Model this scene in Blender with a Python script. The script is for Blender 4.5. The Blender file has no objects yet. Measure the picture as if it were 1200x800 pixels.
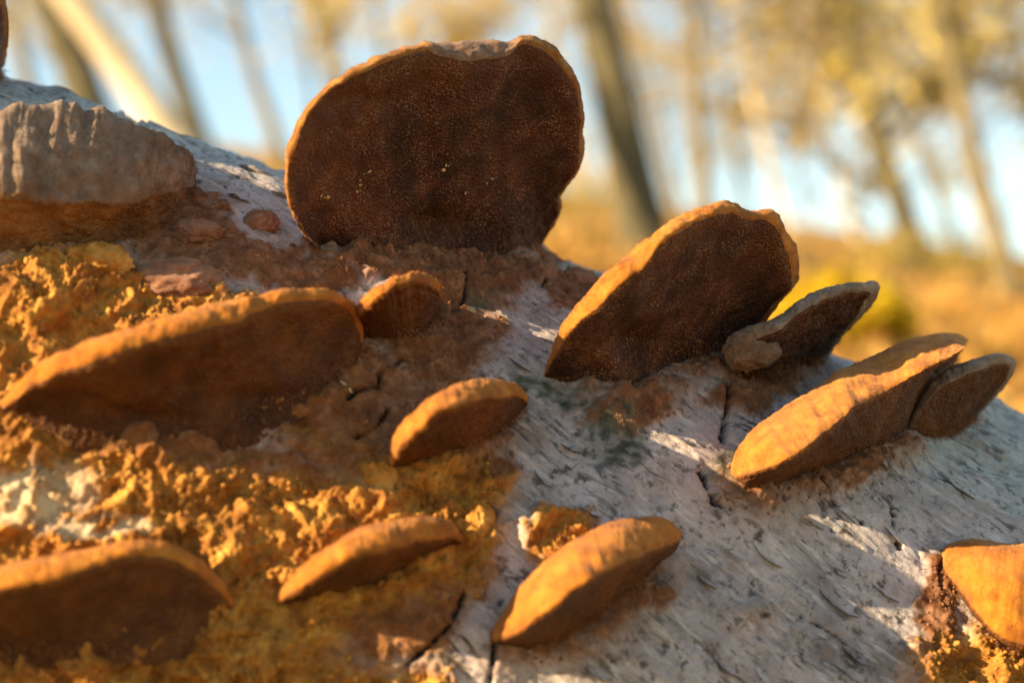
import bpy, math, random
import numpy as np
from mathutils import Vector, Matrix
random.seed(7); rng = np.random.default_rng(7)
S = bpy.context.scene

# ------------------------------------------------------------------ camera
F = 2000.0                      # focal length in pixels of a 1200 px wide picture
PITCH, ROLL = math.radians(-6.0), math.radians(0.0)
CAM = np.array([0.0, 0.0, 0.30])
_r = np.array([1.0, 0, 0]); _u = np.array([0, math.sin(PITCH), math.cos(PITCH)])
RGT = math.cos(ROLL) * _r - math.sin(ROLL) * _u
UP = math.sin(ROLL) * _r + math.cos(ROLL) * _u
BACK = np.cross(RGT, UP)
M3 = np.stack([RGT, UP, BACK], axis=1)          # camera axes -> world
cam = bpy.data.cameras.new('camera'); cam_o = bpy.data.objects.new('camera', cam)
S.collection.objects.link(cam_o)
mw = Matrix.Identity(4)
for i in range(3):
    for j in range(3): mw[i][j] = M3[i, j]
    mw[i][3] = CAM[i]
cam_o.matrix_world = mw
cam.sensor_width = 36.0; cam.lens = 36.0 * F / 1200.0
cam.clip_start = 0.01; cam.clip_end = 2000.0
cam.dof.use_dof = True; cam.dof.focus_distance = 0.398; cam.dof.aperture_fstop = 9.0
S.camera = cam_o

# ------------------------------------------------------------------ light
L_CAM = np.array([-0.80, 0.34, 0.34])
Lw = M3 @ (L_CAM / np.linalg.norm(L_CAM))
SUN_EL = math.asin(Lw[2]); SUN_AZ = math.atan2(Lw[0], Lw[1])
W = bpy.data.worlds.new('World'); S.world = W; W.use_nodes = True
nt = W.node_tree; bgn = nt.nodes['Background']
sky = nt.nodes.new('ShaderNodeTexSky'); sky.sky_type = 'NISHITA'; sky.sun_disc = False
sky.sun_elevation = SUN_EL; sky.sun_rotation = SUN_AZ
sky.air_density = 1.35; sky.dust_density = 0.3; sky.ozone_density = 1.0
nt.links.new(sky.outputs[0], bgn.inputs[0]); bgn.inputs[1].default_value = 0.085
sun = bpy.data.lights.new('sun', 'SUN'); sun.energy = 5.0; sun.angle = math.radians(0.5); sun.color = (1.0, 0.77, 0.47)
sun_o = bpy.data.objects.new('sun', sun); S.collection.objects.link(sun_o)
sun_o.rotation_euler = Vector(Lw).to_track_quat('Z', 'Y').to_euler(); sun_o.location = (0, 0, 5)
S.view_settings.view_transform = 'Standard'; S.view_settings.look = 'None'
S.view_settings.exposure = 1.7; S.view_settings.gamma = 1.0; S.view_settings.use_curve_mapping = False
S.render.engine = 'CYCLES'
S.cycles.max_bounces = 8

# ------------------------------------------------------------------ helpers: projection
def px_dir(px, py):
    px = np.asarray(px, float); py = np.asarray(py, float)
    return np.stack([(px - 600) / F, -(py - 400) / F, -np.ones_like(px)], -1)
def to_world(pc): return pc @ M3.T + CAM
def to_px(pw):
    c = (pw - CAM) @ M3
    return 600 + F * c[..., 0] / -c[..., 2], 400 - F * c[..., 1] / -c[..., 2]

# the log: a cylinder touching the plane through its outline
R = 0.128
_T1 = px_dir(0, 86) * 0.452; _T2 = px_dir(1200, 492) * 0.480
AX = (_T2 - _T1) / np.linalg.norm(_T2 - _T1)
NN = np.cross(_T2, _T1); NN /= np.linalg.norm(NN)
if NN[1] < 0: NN = -NN
MM = np.cross(AX, NN)
if MM[2] < 0: MM = -MM
_O = (_T1 + _T2) / 2 - R * NN                      # axis point (camera space)
A_w, N_w, M_w, O_w = M3 @ AX, M3 @ NN, M3 @ MM, to_world(_O)
def log_depth(px, py):
    """z depth of the bare cylinder at a pixel; past its outline the nearest depth"""
    d = px_dir(px, py)
    dp = d - (d @ AX)[..., None] * AX
    op = -_O + (_O @ AX) * AX
    a = (dp * dp).sum(-1); b = 2 * (dp @ op); c = op @ op - R * R
    disc = np.maximum(b * b - 4 * a * c, 0)
    return (-b - np.sqrt(disc)) / (2 * a)
def at(px, py, s):
    return to_world(px_dir(px, py) * np.asarray(s, float)[..., None])

# ------------------------------------------------------------------ helpers: noise
def _hash(ix, iy, iz, seed):
    h = ix.astype(np.uint32) * np.uint32(374761393) + iy.astype(np.uint32) * np.uint32(668265263) + iz.astype(np.uint32) * np.uint32(2246822519) + np.uint32((seed * 974711 + 12345) & 0xffffffff)
    h = (h ^ (h >> np.uint32(13))) * np.uint32(1274126177)
    h = (h ^ (h >> np.uint32(16))) * np.uint32(2654435761)
    return h ^ (h >> np.uint32(15))
def vnoise(p, scale, seed=0):
    """smooth gradient noise about -1..1"""
    q = np.asarray(p, float) * scale + 4096.0
    i = np.floor(q).astype(np.int32); f = (q - i).astype(np.float32)
    w = f * f * f * (f * (f * 6 - 15) + 10)
    fx, fy, fz = f[..., 0], f[..., 1], f[..., 2]; wx_, wy_, wz_ = w[..., 0], w[..., 1], w[..., 2]
    ix, iy, iz = i[..., 0], i[..., 1], i[..., 2]
    out = np.zeros(fx.shape, np.float32); k = np.float32(1 / 127.5)
    for dx in (0, 1):
        ax = wx_ if dx else 1 - wx_
        for dy in (0, 1):
            ay = ax * (wy_ if dy else 1 - wy_)
            for dz in (0, 1):
                h = _hash(ix + dx, iy + dy, iz + dz, seed)
                g = ((h & np.uint32(255)).astype(np.float32) * k - 1) * (fx - dx)
                g += (((h >> np.uint32(8)) & np.uint32(255)).astype(np.float32) * k - 1) * (fy - dy)
                g += (((h >> np.uint32(16)) & np.uint32(255)).astype(np.float32) * k - 1) * (fz - dz)
                out += ay * (wz_ if dz else 1 - wz_) * g
    return out * 1.25
def billow(p, scale, oct=4, seed=0, gain=0.5):
    o, a, t = 0, 1.0, 0
    for k in range(oct):
        o = o + a * np.minimum(np.abs(vnoise(p, scale * 2 ** k, seed + 13 * k)) * 2.2, 1.0) ** 0.7; t += a; a *= gain
    return o / t
def fbm(p, scale, oct=4, seed=0, gain=0.5):
    o, a, t = 0, 1.0, 0
    for k in range(oct):
        o = o + a * vnoise(p, scale * 2 ** k, seed + 17 * k); t += a; a *= gain
    return o / t
def worley2(u, v, scale, seed=0):
    x, y = u * scale, v * scale
    ix, iy = np.floor(x).astype(np.int64), np.floor(y).astype(np.int64)
    best = np.full(x.shape, 9.0); rid = np.zeros(x.shape)
    for dx in (-1, 0, 1):
        for dy in (-1, 0, 1):
            h = _hash(ix + dx + 4096, iy + dy + 4096, np.zeros_like(ix), seed).astype(np.int64)
            cx = ix + dx + (h & 1023) / 1023.0; cy = iy + dy + ((h >> 10) & 1023) / 1023.0
            d = np.hypot(x - cx, y - cy); m = d < best
            best = np.where(m, d, best); rid = np.where(m, ((h >> 20) & 1023) / 1023.0, rid)
    return best, rid
def smooth(a, b, x):
    t = np.clip((x - a) / (b - a), 0, 1); return t * t * (3 - 2 * t)

# ------------------------------------------------------------------ helpers: objects
C = S.collection
def link(o, parent=None):
    C.objects.link(o)
    if parent is not None: o.parent = parent
    return o
def tag(o, label=None, cat=None, group=None, kind=None):
    if label: o['label'] = label
    if cat: o['category'] = cat
    if group: o['group'] = group
    if kind: o['kind'] = kind
    return o
def empty(name, loc):
    o = bpy.data.objects.new(name, None); o.location = [float(x) for x in loc]; o.empty_display_size = 0.01
    return link(o)
def mesh_np(name, verts, faces, mat, parent=None, attrs=None, smooth_=True, origin=(0, 0, 0)):
    """faces: (n,4) or (n,3) int array, world coordinates"""
    me = bpy.data.meshes.new(name)
    v = np.asarray(verts, np.float64) - np.asarray(origin, float); f = np.asarray(faces, np.int32)
    n, k = f.shape
    me.vertices.add(len(v)); me.vertices.foreach_set('co', v.astype(np.float32).ravel())
    me.loops.add(n * k); me.loops.foreach_set('vertex_index', f.ravel())
    me.polygons.add(n); me.polygons.foreach_set('loop_start', np.arange(n, dtype=np.int32) * k)
    me.polygons.foreach_set('use_smooth', np.full(n, smooth_, bool))
    if attrs:
        for key, val in attrs.items():
            at_ = me.attributes.new(key, 'FLOAT', 'POINT'); at_.data.foreach_set('value', np.asarray(val, np.float32).ravel())
    me.update(calc_edges=True); me.validate()
    me.materials.append(mat)
    o = bpy.data.objects.new(name, me)
    if parent is None: o.location = [float(x) for x in origin]
    return link(o, parent)
def grid_faces(nu, nv, flip=False, wrap_v=False):
    i = np.arange(nu - 1)[:, None]; j = np.arange(nv if wrap_v else nv - 1)[None, :]; j2 = (j + 1) % nv
    q = np.stack([i * nv + j, (i + 1) * nv + j, (i + 1) * nv + j2, i * nv + j2], -1).reshape(-1, 4)
    return q[:, ::-1] if flip else q
def grid_normals(P):
    du = np.gradient(P, axis=0); dv = np.gradient(P, axis=1)
    n = np.cross(du, dv); l = np.linalg.norm(n, axis=-1, keepdims=True)
    return n / np.maximum(l, 1e-9)

# ------------------------------------------------------------------ helpers: materials
class Mat:
    def __init__(self, name, rough=0.9, spec=0.15):
        self.m = bpy.data.materials.new(name); self.m.use_nodes = True
        self.t = self.m.node_tree; self.b = self.t.nodes['Principled BSDF']
        self.b.inputs['Roughness'].default_value = rough; self.b.inputs['Specular IOR Level'].default_value = spec
        self.co = self.t.nodes.new('ShaderNodeTexCoord').outputs['Object']
    def n(self, kind, **kw):
        nd = self.t.nodes.new(kind)
        for k, v in kw.items():
            if hasattr(nd, k) and k not in nd.inputs: setattr(nd, k, v)
        return nd
    def put(self, sock, val):
        if isinstance(val, bpy.types.NodeSocket): self.t.links.new(val, sock)
        else: sock.default_value = val
    def noise(self, scale, detail=4, rough=0.6, dist=0.0, vec=None):
        nd = self.t.nodes.new('ShaderNodeTexNoise')
        self.put(nd.inputs['Vector'], vec or self.co); nd.inputs['Scale'].default_value = scale
        nd.inputs['Detail'].default_value = detail; nd.inputs['Roughness'].default_value = rough; nd.inputs['Distortion'].default_value = dist
        return nd.outputs['Fac']
    def voro(self, scale, vec=None, feature='F1', out='Distance'):
        nd = self.t.nodes.new('ShaderNodeTexVoronoi'); nd.feature = feature
        self.put(nd.inputs['Vector'], vec or self.co); nd.inputs['Scale'].default_value = scale
        return nd.outputs[out]
    def mapping(self, scale=(1, 1, 1), rot=(0, 0, 0)):
        nd = self.t.nodes.new('ShaderNodeMapping'); self.put(nd.inputs['Vector'], self.co)
        nd.inputs['Scale'].default_value = scale; nd.inputs['Rotation'].default_value = rot
        return nd.outputs[0]
    def attr(self, name):
        nd = self.t.nodes.new('ShaderNodeAttribute'); nd.attribute_name = name; return nd.outputs['Fac']
    def ramp(self, fac, stops, interp='LINEAR'):
        nd = self.t.nodes.new('ShaderNodeValToRGB'); self.put(nd.inputs[0], fac); r = nd.color_ramp; r.interpolation = interp
        while len(r.elements) < len(stops): r.elements.new(0.5)
        for e, (p, c) in zip(r.elements, stops):
            e.position = p; e.color = (*c, 1) if not isinstance(c, (int, float)) else (c, c, c, 1)
        return nd.outputs[0]
    def mix(self, fac, a, b, blend='MIX'):
        nd = self.t.nodes.new('ShaderNodeMix'); nd.data_type = 'RGBA'; nd.blend_type = blend
        self.put(nd.inputs[0], fac)
        self.put(nd.inputs[6], (*a, 1) if isinstance(a, tuple) else a); self.put(nd.inputs[7], (*b, 1) if isinstance(b, tuple) else b)
        return nd.outputs[2]
    def math(self, op, a, b=0.0, clamp=False):
        nd = self.t.nodes.new('ShaderNodeMath'); nd.operation = op; nd.use_clamp = clamp
        self.put(nd.inputs[0], a); self.put(nd.inputs[1], b); return nd.outputs[0]
    def bump(self, height, dist, strength=1.0, prev=None):
        nd = self.t.nodes.new('ShaderNodeBump'); self.put(nd.inputs['Height'], height)
        nd.inputs['Distance'].default_value = dist; nd.inputs['Strength'].default_value = strength
        if prev is not None: self.t.links.new(prev, nd.inputs['Normal'])
        return nd.outputs[0]
    def done(self, color, normal=None, rough=None):
        self.put(self.b.inputs['Base Color'], (*color, 1) if isinstance(color, tuple) else color)
        if normal is not None: self.t.links.new(normal, self.b.inputs['Normal'])
        if rough is not None: self.put(self.b.inputs['Roughness'], rough)
        return self.m

def mat_bark():
    M = Mat('birch_bark', 0.85, 0.2)
    # pale papery bark
    cx = M.t.nodes.new('ShaderNodeCombineXYZ'); M.put(cx.inputs[0], M.math('MULTIPLY', M.attr('ru'), 0.22)); M.put(cx.inputs[1], M.attr('rv')); st = cx.outputs[0]
    c = M.ramp(M.noise(60, 5, 0.6), [(0.3, (0.17, 0.145, 0.135)), (0.46, (0.335, 0.29, 0.27)), (0.6, (0.45, 0.395, 0.37)), (0.78, (0.62, 0.56, 0.53))])
    c = M.mix(M.ramp(M.noise(24, 3, 0.5, 0.4), [(0.42, 0), (0.62, 1)]), c, M.mix(0.5, c, (0.50, 0.38, 0.33)))
    c = M.mix(M.math('MULTIPLY', M.attr('green'), 0.8, True), c, M.mix(0.75, c, (0.38, 0.44, 0.40)))
    c = M.mix(M.ramp(M.noise(130, 5, 0.7, 0.5), [(0.52, 0), (0.68, 0.7)]), c, (0.24, 0.165, 0.11))
    # fine lichen specks
    sp = M.ramp(M.noise(420, 4, 0.72, 0.3), [(0.53, 0), (0.62, 1)])
    spm = M.math('MULTIPLY', sp, M.ramp(M.noise(95, 3, 0.6), [(0.36, 0.1), (0.56, 0.95)]))
    c = M.mix(spm, c, (0.075, 0.065, 0.055))
    c = M.mix(M.math('MULTIPLY', M.ramp(M.noise(1300, 2, 0.6), [(0.4, 0), (0.75, 1)]), 0.35), c, (0.20, 0.17, 0.15))
    # fibres and flecks lying obliquely along the log
    fib = M.noise(900, 5, 0.75, 0.2, st)
    c = M.mix(M.ramp(fib, [(0.54, 0), (0.68, 0.5)]), c, M.mix(0.6, c, (0.07, 0.055, 0.045)))
    c = M.mix(M.ramp(M.noise(420, 5, 0.7, 0.3, st), [(0.36, 0.55), (0.46, 0)]), c, (0.62, 0.56, 0.50))
    c = M.mix(M.math('MULTIPLY', M.ramp(M.noise(300, 4, 0.7, 0.4, st), [(0.57, 0), (0.63, 1)]), M.ramp(M.noise(45, 3, 0.6), [(0.40, 0.1), (0.6, 1)])), c, (0.055, 0.04, 0.03))
    # stained / dark / mossy
    br = M.ramp(M.noise(230, 5, 0.7), [(0.3, (0.075, 0.028, 0.010)), (0.5, (0.17, 0.068, 0.026)), (0.7, (0.31, 0.16, 0.085))])
    c = M.mix(M.attr('brown'), c, br)
    cr = M.ramp(M.noise(150, 6, 0.72), [(0.30, (0.10, 0.034, 0.007)), (0.46, (0.28, 0.108, 0.018)), (0.60, (0.45, 0.215, 0.036)), (0.76, (0.62, 0.37, 0.10))])
    c = M.mix(M.attr('crust'), c, cr)
    c = M.mix(M.attr('cream'), c, M.ramp(M.noise(150, 5, 0.65), [(0.3, (0.34, 0.22, 0.09)), (0.6, (0.66, 0.52, 0.30))]))
    c = M.mix(M.attr('moss'), c, M.ramp(M.noise(350, 3), [(0.3, (0.03, 0.035, 0.022)), (0.7, (0.10, 0.105, 0.07))]))
    c = M.mix(M.attr('dark'), c, (0.022, 0.017, 0.014))
    n = M.bump(M.noise(700, 5, 0.7), 0.0004, 0.8)
    n = M.bump(fib, 0.0004, 0.7, n)
    n = M.bump(M.noise(2600, 3, 0.6), 0.00025, 0.6, n)
    return M.done(c, n)

def mat_cap(name, dark, mid, light, grey=0.0):
    M = Mat(name, 0.92, 0.08)
    M.b.inputs['Sheen Weight'].default_value = 0.10; M.b.inputs['Sheen Roughness'].default_value = 0.5
    c = M.ramp(M.noise(170, 6, 0.7), [(0.30, dark), (0.5, mid), (0.74, light)])
    # growth zones: bands that follow the margin
    z = M.math('ADD', M.math('MULTIPLY', M.attr('rim'), 5.5), M.math('MULTIPLY', M.noise(90, 3, 0.6), 2.2))
    z = M.math('SINE', M.math('MULTIPLY', z, 3.1))
    c = M.mix(M.ramp(z, [(0.35, 0), (0.95, 0.28)]), c, dark)
    c = M.mix(M.ramp(M.noise(60, 5, 0.7, 0.6), [(0.52, 0), (0.66, 0.6)]), c, M.mix(0.5, c, dark))
    c = M.mix(M.math('MULTIPLY', M.ramp(M.noise(1300, 4, 0.75), [(0.4, 0), (0.66, 1)]), 0.5), c, M.mix(0.6, c, dark))
    c = M.mix(M.ramp(M.noise(520, 3, 0.6), [(0.66, 0), (0.72, 0.6)]), c, light)
    if grey:
        c = M.mix(M.math('MULTIPLY', M.ramp(M.noise(70, 4, 0.6), [(0.38, 0), (0.6, 1)]), grey), c, (0.26, 0.20, 0.16))
    c = M.mix(M.math('MULTIPLY', M.attr('flesh'), 0.9), c, M.ramp(M.noise(300, 4, 0.7), [(0.3, (0.10, 0.055, 0.035)), (0.7, (0.27, 0.165, 0.11))]))
    n = M.bump(M.noise(650, 5, 0.75), 0.0005, 0.8)
    n = M.bump(M.noise(2600, 3, 0.7), 0.00018, 0.8, n)
    return M.done(c, n)
def mat_pore(name, dark, mid, light, speckle=0.35):
    M = Mat(name, 0.7, 0.25)
    c = M.ramp(M.noise(110, 5, 0.65), [(0.28, dark), (0.52, mid), (0.76, light)])
    c = M.mix(M.ramp(M.noise(38, 4, 0.7), [(0.42, 0), (0.62, 0.8)]), c, M.mix(0.6, c, light))
    c = M.mix(M.ramp(M.attr('rim'), [(0.80, 0), (0.97, 1)]), c, M.mix(0.4, c, light))
    # pale dots at the tube mouths, patchy by noise
    v = M.voro(1500, M.mapping((1, 1, 1)))
    sp = M.math('MULTIPLY', M.ramp(v, [(0.18, 1), (0.42, 0)]), M.ramp(M.noise(160, 3, 0.6), [(0.40, 0), (0.68, 1)]))
    c = M.mix(M.math('MULTIPLY', sp, speckle), c, (0.42, 0.24, 0.14))
    c = M.mix(M.math('MULTIPLY', M.ramp(M.noise(2100, 2, 0.6), [(0.35, 0), (0.7, 1)]), 0.5), c, M.mix(0.7, c, dark))
    n = M.bump(v, 0.0006, 0.9)
    n = M.bump(M.noise(500, 4, 0.7), 0.0006, 0.5, n)
    return M.done(c, n)
def mat_simple(name, stops, scale, bump=0.0, bscale=0, rough=0.9, spec=0.1, trans=None):
    M = Mat(name, rough, spec)
    c = M.ramp(M.noise(scale, 5, 0.65), stops)
    n = M.bump(M.noise(bscale or scale * 3, 4, 0.7), bump, 0.8) if bump else None
    m = M.done(c, n)
    if trans:
        t = M.t; tr = t.nodes.new('ShaderNodeBsdfTranslucent'); t.links.new(c, tr.inputs[0])
        mx = t.nodes.new('ShaderNodeMixShader'); mx.inputs[0].default_value = trans
        t.links.new(M.b.outputs[0], mx.inputs[1]); t.links.new(tr.outputs[0], mx.inputs[2])
        t.links.new(mx.outputs[0], t.nodes['Material Output'].inputs[0])
    return m
BARK = mat_bark()
CAP_O = mat_cap('rusty_cap', (0.19, 0.058, 0.007), (0.41, 0.145, 0.015), (0.55, 0.23, 0.035))
CAP_Y = mat_cap('ochre_cap', (0.21, 0.062, 0.007), (0.44, 0.150, 0.013), (0.58, 0.25, 0.035))
CAP_G = mat_cap('weathered_cap', (0.15, 0.09, 0.05), (0.28, 0.19, 0.12), (0.44, 0.33, 0.23), 0.6)
CAP_OLD = mat_cap('old_folded_cap', (0.10, 0.05, 0.024), (0.22, 0.135, 0.08), (0.40, 0.29, 0.20), 0.3)
CAP_D = mat_cap('dark_cap', (0.14, 0.05, 0.012), (0.30, 0.125, 0.025), (0.46, 0.22, 0.05))
PORE_D = mat_pore('dark_pores', (0.017, 0.006, 0.003), (0.045, 0.015, 0.0075), (0.14, 0.052, 0.022), 0.8)
PORE_O = mat_pore('orange_brown_pores', (0.032, 0.010, 0.003), (0.082, 0.027, 0.006), (0.18, 0.068, 0.014), 0.25)
PORE_OLD = mat_pore('old_pores', (0.08, 0.034, 0.011), (0.19, 0.085, 0.025), (0.34, 0.17, 0.055), 0.2)
BRM = mat_simple('brown_crumbs', [(0.3, (0.10, 0.042, 0.018)), (0.6, (0.25, 0.115, 0.055)), (0.8, (0.40, 0.25, 0.16))], 260, 0.0003, 800)

# ================================================================== THE FUNGI: outlines measured on the photograph
def resample(pts, n):
    P = np.array(pts, float)
    Q = np.vstack([2 * P[0] - P[1], P, 2 * P[-1] - P[-2]])
    out = []
    for i in range(1, len(Q) - 2):
        t = np.linspace(0, 1, 24, endpoint=False)[:, None]
        p0, p1, p2, p3 = Q[i - 1], Q[i], Q[i + 1], Q[i + 2]
        out.append(0.5 * (2 * p1 + (p2 - p0) * t + (2 * p0 - 5 * p1 + 4 * p2 - p3) * t ** 2 + (3 * p1 - p0 - 3 * p2 + p3) * t ** 3))
    out = np.vstack(out + [P[-1:]])
    l = np.r_[0, np.cumsum(np.linalg.norm(np.diff(out, axis=0), axis=1))]; l /= l[-1]
    tt = np.linspace(0, 1, n)
    return np.stack([np.interp(tt, l, out[:, 0]), np.interp(tt, l, out[:, 1])], 1)

NT = 220
def bracket(name, label, U, L, B, prot, dU, tailT=0.012, tm=0.3, cap=None, pore=None, bulge=0.0015, concave=0.002, seed=0,
            wpow=0.6, rough=1.0, group='rust brown bracket fungi on the birch log', sink=0.003, flesh=None, lean=None, yaw=0.0, thin=0.0, dents=(), s0=None, zone=0.00008, crown=0.0, cat='bracket fungus', folds=0.0, fuzz=5000, ragged=1.0, foot=2500):
    """U upper outline, L lip, B foot line, all as left-to-right point lists; prot: how far the lip stands out towards the viewer; dU: how far the upper outline lies behind the lip"""
    u, l, b = resample(U, NT), resample(L, NT), resample(B, NT)
    t = np.linspace(0, 1, NT); w = np.clip(np.sin(np.pi * t), 0, 1) ** wpow
    if lean is not None: w = np.clip(lean(t), 0, 1.5)
    z0 = np.zeros(NT)
    n1 = lambda f, sd: vnoise(np.stack([t * f + seed * 2.7, z0, z0], -1), 1.0, seed + sd)
    jit = (n1(7, 31) * 4.0 + n1(22, 32) * 2.4 + n1(60, 33) * 0.7) * np.sqrt(np.clip(np.sin(np.pi * t), 0, 1)) * ragged
    dr = l - b; dr /= np.maximum(np.linalg.norm(dr, axis=1, keepdims=True), 1e-6)
    u = u + dr * jit[:, None]; l = l + dr * (jit + (n1(15, 34) * 2.6 + n1(50, 35) * 1.4) * np.sqrt(np.clip(np.sin(np.pi * t), 0, 1)) * ragged)[:, None]
    if thin:
        k_ = thin if flesh is None else (thin * (1 - flesh(t)))[:, None]
        l = l + (u - l) * k_
    sB = log_depth(b[:, 0], b[:, 1]) + sink
    base = sB if s0 is None else np.convolve(np.pad(np.minimum(sB, s0), 35, mode='edge'), np.hanning(71) / np.hanning(71).sum(), 'valid')
    sL = base - prot * w + yaw * (l[:, 0] - l[:, 0].mean()) / np.ptp(l[:, 0]) * w; sU = sL + dU * np.clip(w, 0.12, 1)
    tl = b * (1 - tm) + u * tm
    sT = np.maximum(log_depth(tl[:, 0], tl[:, 1]) + tailT, sU + 0.002)
    PB, PL, PU, PT = at(b[:, 0], b[:, 1], sB), at(l[:, 0], l[:, 1], sL), at(u[:, 0], u[:, 1], sU), at(tl[:, 0], tl[:, 1], sT)
    k1, k2, k3 = 44, 18, 34
    e = (PL + PU) / 2 - (PB + PT) / 2; e /= np.maximum(np.linalg.norm(e, axis=1, keepdims=True), 1e-6)
    inn = PT - PB; inn /= np.maximum(np.linalg.norm(inn, axis=1, keepdims=True), 1e-6)
    rows = []
    for k in np.linspace(0, 1, k1): rows.append(PB + (PL - PB) * k + inn * concave * math.sin(math.pi * min(k * 1.1, 1)) * w[:, None])
    for k in np.linspace(0, 1, k2)[1:]: rows.append(PL + (PU - PL) * k + e * bulge * math.sin(math.pi * k) * w[:, None] ** 0.5)
    ou = np.cross(np.gradient(PU, axis=0), PT - PU); ou /= np.maximum(np.linalg.norm(ou, axis=1, keepdims=True), 1e-9)
    if (ou * (PU - PL)).sum() < 0: ou = -ou
    for k in np.linspace(0, 1, k3)[1:]: rows.append(PU + (PT - PU) * k + ou * crown * math.sin(math.pi * k) * w[:, None])
    P = np.stack(rows, axis=1)                                   # NT x K x 3
    for _ in range(3):                                           # round the lip
        P[:, 1:-1] = P[:, 1:-1] * 0.5 + (P[:, :-2] + P[:, 2:]) * 0.25
    N = grid_normals(P)
    ctr = P.mean((0, 1))
    if ((P - ctr) * N).sum() < 0: N = -N
    fl = ((P - ctr) * np.cross(np.gradient(P, axis=0), np.gradient(P, axis=1))).sum() < 0
    q = P + seed * 3.1
    d = fbm(q, 90, 3, seed) * 0.0010 + fbm(q, 420, 3, seed + 3) * 0.00045 + fbm(q, 1400, 2, seed + 5) * 0.00016
    kk = np.arange(P.shape[1])
    iscap = kk >= k1 - 1
    d = d * rough
    d += np.where(iscap, np.sin((kk - k1) * 0.9 + 2 * fbm(q, 60, 2, seed + 9)) * zone, 0)
    # radial wrinkles of the margin
    mar = np.exp(-((kk - (k1 + 4)) / 7.0) ** 2)
    d += mar * fbm(q, 260, 3, seed + 21) * 0.0008
    d += np.where(kk < k1, -np.exp(-((kk - (k1 - 7)) / 2.5) ** 2), 0) * 0.0005 * w[:, None]
    if folds: d += folds * (np.abs(vnoise(np.stack([t[:, None] * 11 + seed + 0.6 * fbm(q, 40, 3, seed + 4), kk[None] * 0.03 + t[:, None] * 0, 0 * t[:, None] + kk[None] * 0], -1), 1.0, seed + 2)) * np.where(iscap, 1, 0.2) - 0.2)
    d *= np.minimum(1, np.sin(np.pi * t)[:, None] * 6)
    if dents:
        ex, ey = to_px(P)
        for cx, cy, rx, ry, dep in dents:
            d -= dep * np.exp(-((ex - cx) / rx) ** 2 - ((ey - cy) / ry) ** 2) * np.where(kk < k1, 1.0, 0.0)
    P = P + N * d[..., None]
    root = empty(name, at(b[NT // 2, 0], b[NT // 2, 1], sB[NT // 2]))
    tag(root, label, cat, group)
    org = np.array(root.location)
    fl_attr = np.zeros(P.shape[:2]) if flesh is None else flesh(t)[:, None] * np.ones(P.shape[1])[None]
    rim = np.repeat((kk / (k1 - 1.0))[None], NT, 0)
    mesh_np('pore_layer', P[:, :k1].reshape(-1, 3), grid_faces(NT, k1, fl), pore, root, {'rim': rim[:, :k1]}, origin=org)
    mesh_np('cap', P[:, k1 - 1:].reshape(-1, 3), grid_faces(NT, P.shape[1] - k1 + 1, fl), cap, root,
            {'rim': rim[:, k1 - 1:], 'flesh': fl_attr[:, k1 - 1:]}, origin=org)
    g = np.random.default_rng(seed + 100)
    ii = g.integers(3, NT - 3, fuzz); jj = np.clip(g.normal(k1 + 5, 9, fuzz).astype(int), k1 - 3, P.shape[1] - 12)
    p_ = P[ii, jj] + (P[ii + 1, jj] - P[ii, jj]) * g.random((fuzz, 1)) + (P[ii, jj + 1] - P[ii, jj]) * g.random((fuzz, 1))
    fibres('fuzz', p_, N[ii, jj], cap, root, org, 0.0002, 0.0008, seed + 200)
    if foot:
        ii = g.integers(6, NT - 6, foot); jj = g.integers(1, 11, foot)
        fibres('foot_fibres', P[ii, jj] + g.normal(size=(foot, 3)) * 0.0006, N[ii, jj], BRM, root, org, 0.0006, 0.0028, seed + 300, 0.00009, (PB - PL)[ii] / np.maximum(np.linalg.norm((PB - PL)[ii], axis=1, keepdims=True), 1e-6) * 1.2, 0.8)
    return root, P

def fibres(name, pos, nrm, mat, parent, org, lmin, lmax, seed, wide=0.00007, comb=None, tilt=0.7):
    g = np.random.default_rng(seed); n = len(pos)
    d = nrm + g.normal(size=(n, 3)) * tilt
    if comb is not None: d = d + comb
    d /= np.linalg.norm(d, axis=1, keepdims=True)
    sd = np.cross(d, g.normal(size=(n, 3))); sd /= np.linalg.norm(sd, axis=1, keepdims=True)
    ln = (lmin + (lmax - lmin) * g.random(n) ** 2)[:, None]
    root = pos - nrm * 0.0001
    v = np.stack([root - sd * wide, root + sd * wide, root + d * ln], 1).reshape(-1, 3)
    o = mesh_np(name, v, np.arange(n * 3).reshape(n, 3), mat, parent, {'rim': np.full(n * 3, 1.1), 'flesh': np.zeros(n * 3)}, origin=org); o['kind'] = 'stuff'
    return o
FUNGI = {}
def F_(key, *a, **k):
    FUNGI[key] = bracket(*a, **k)

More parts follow.
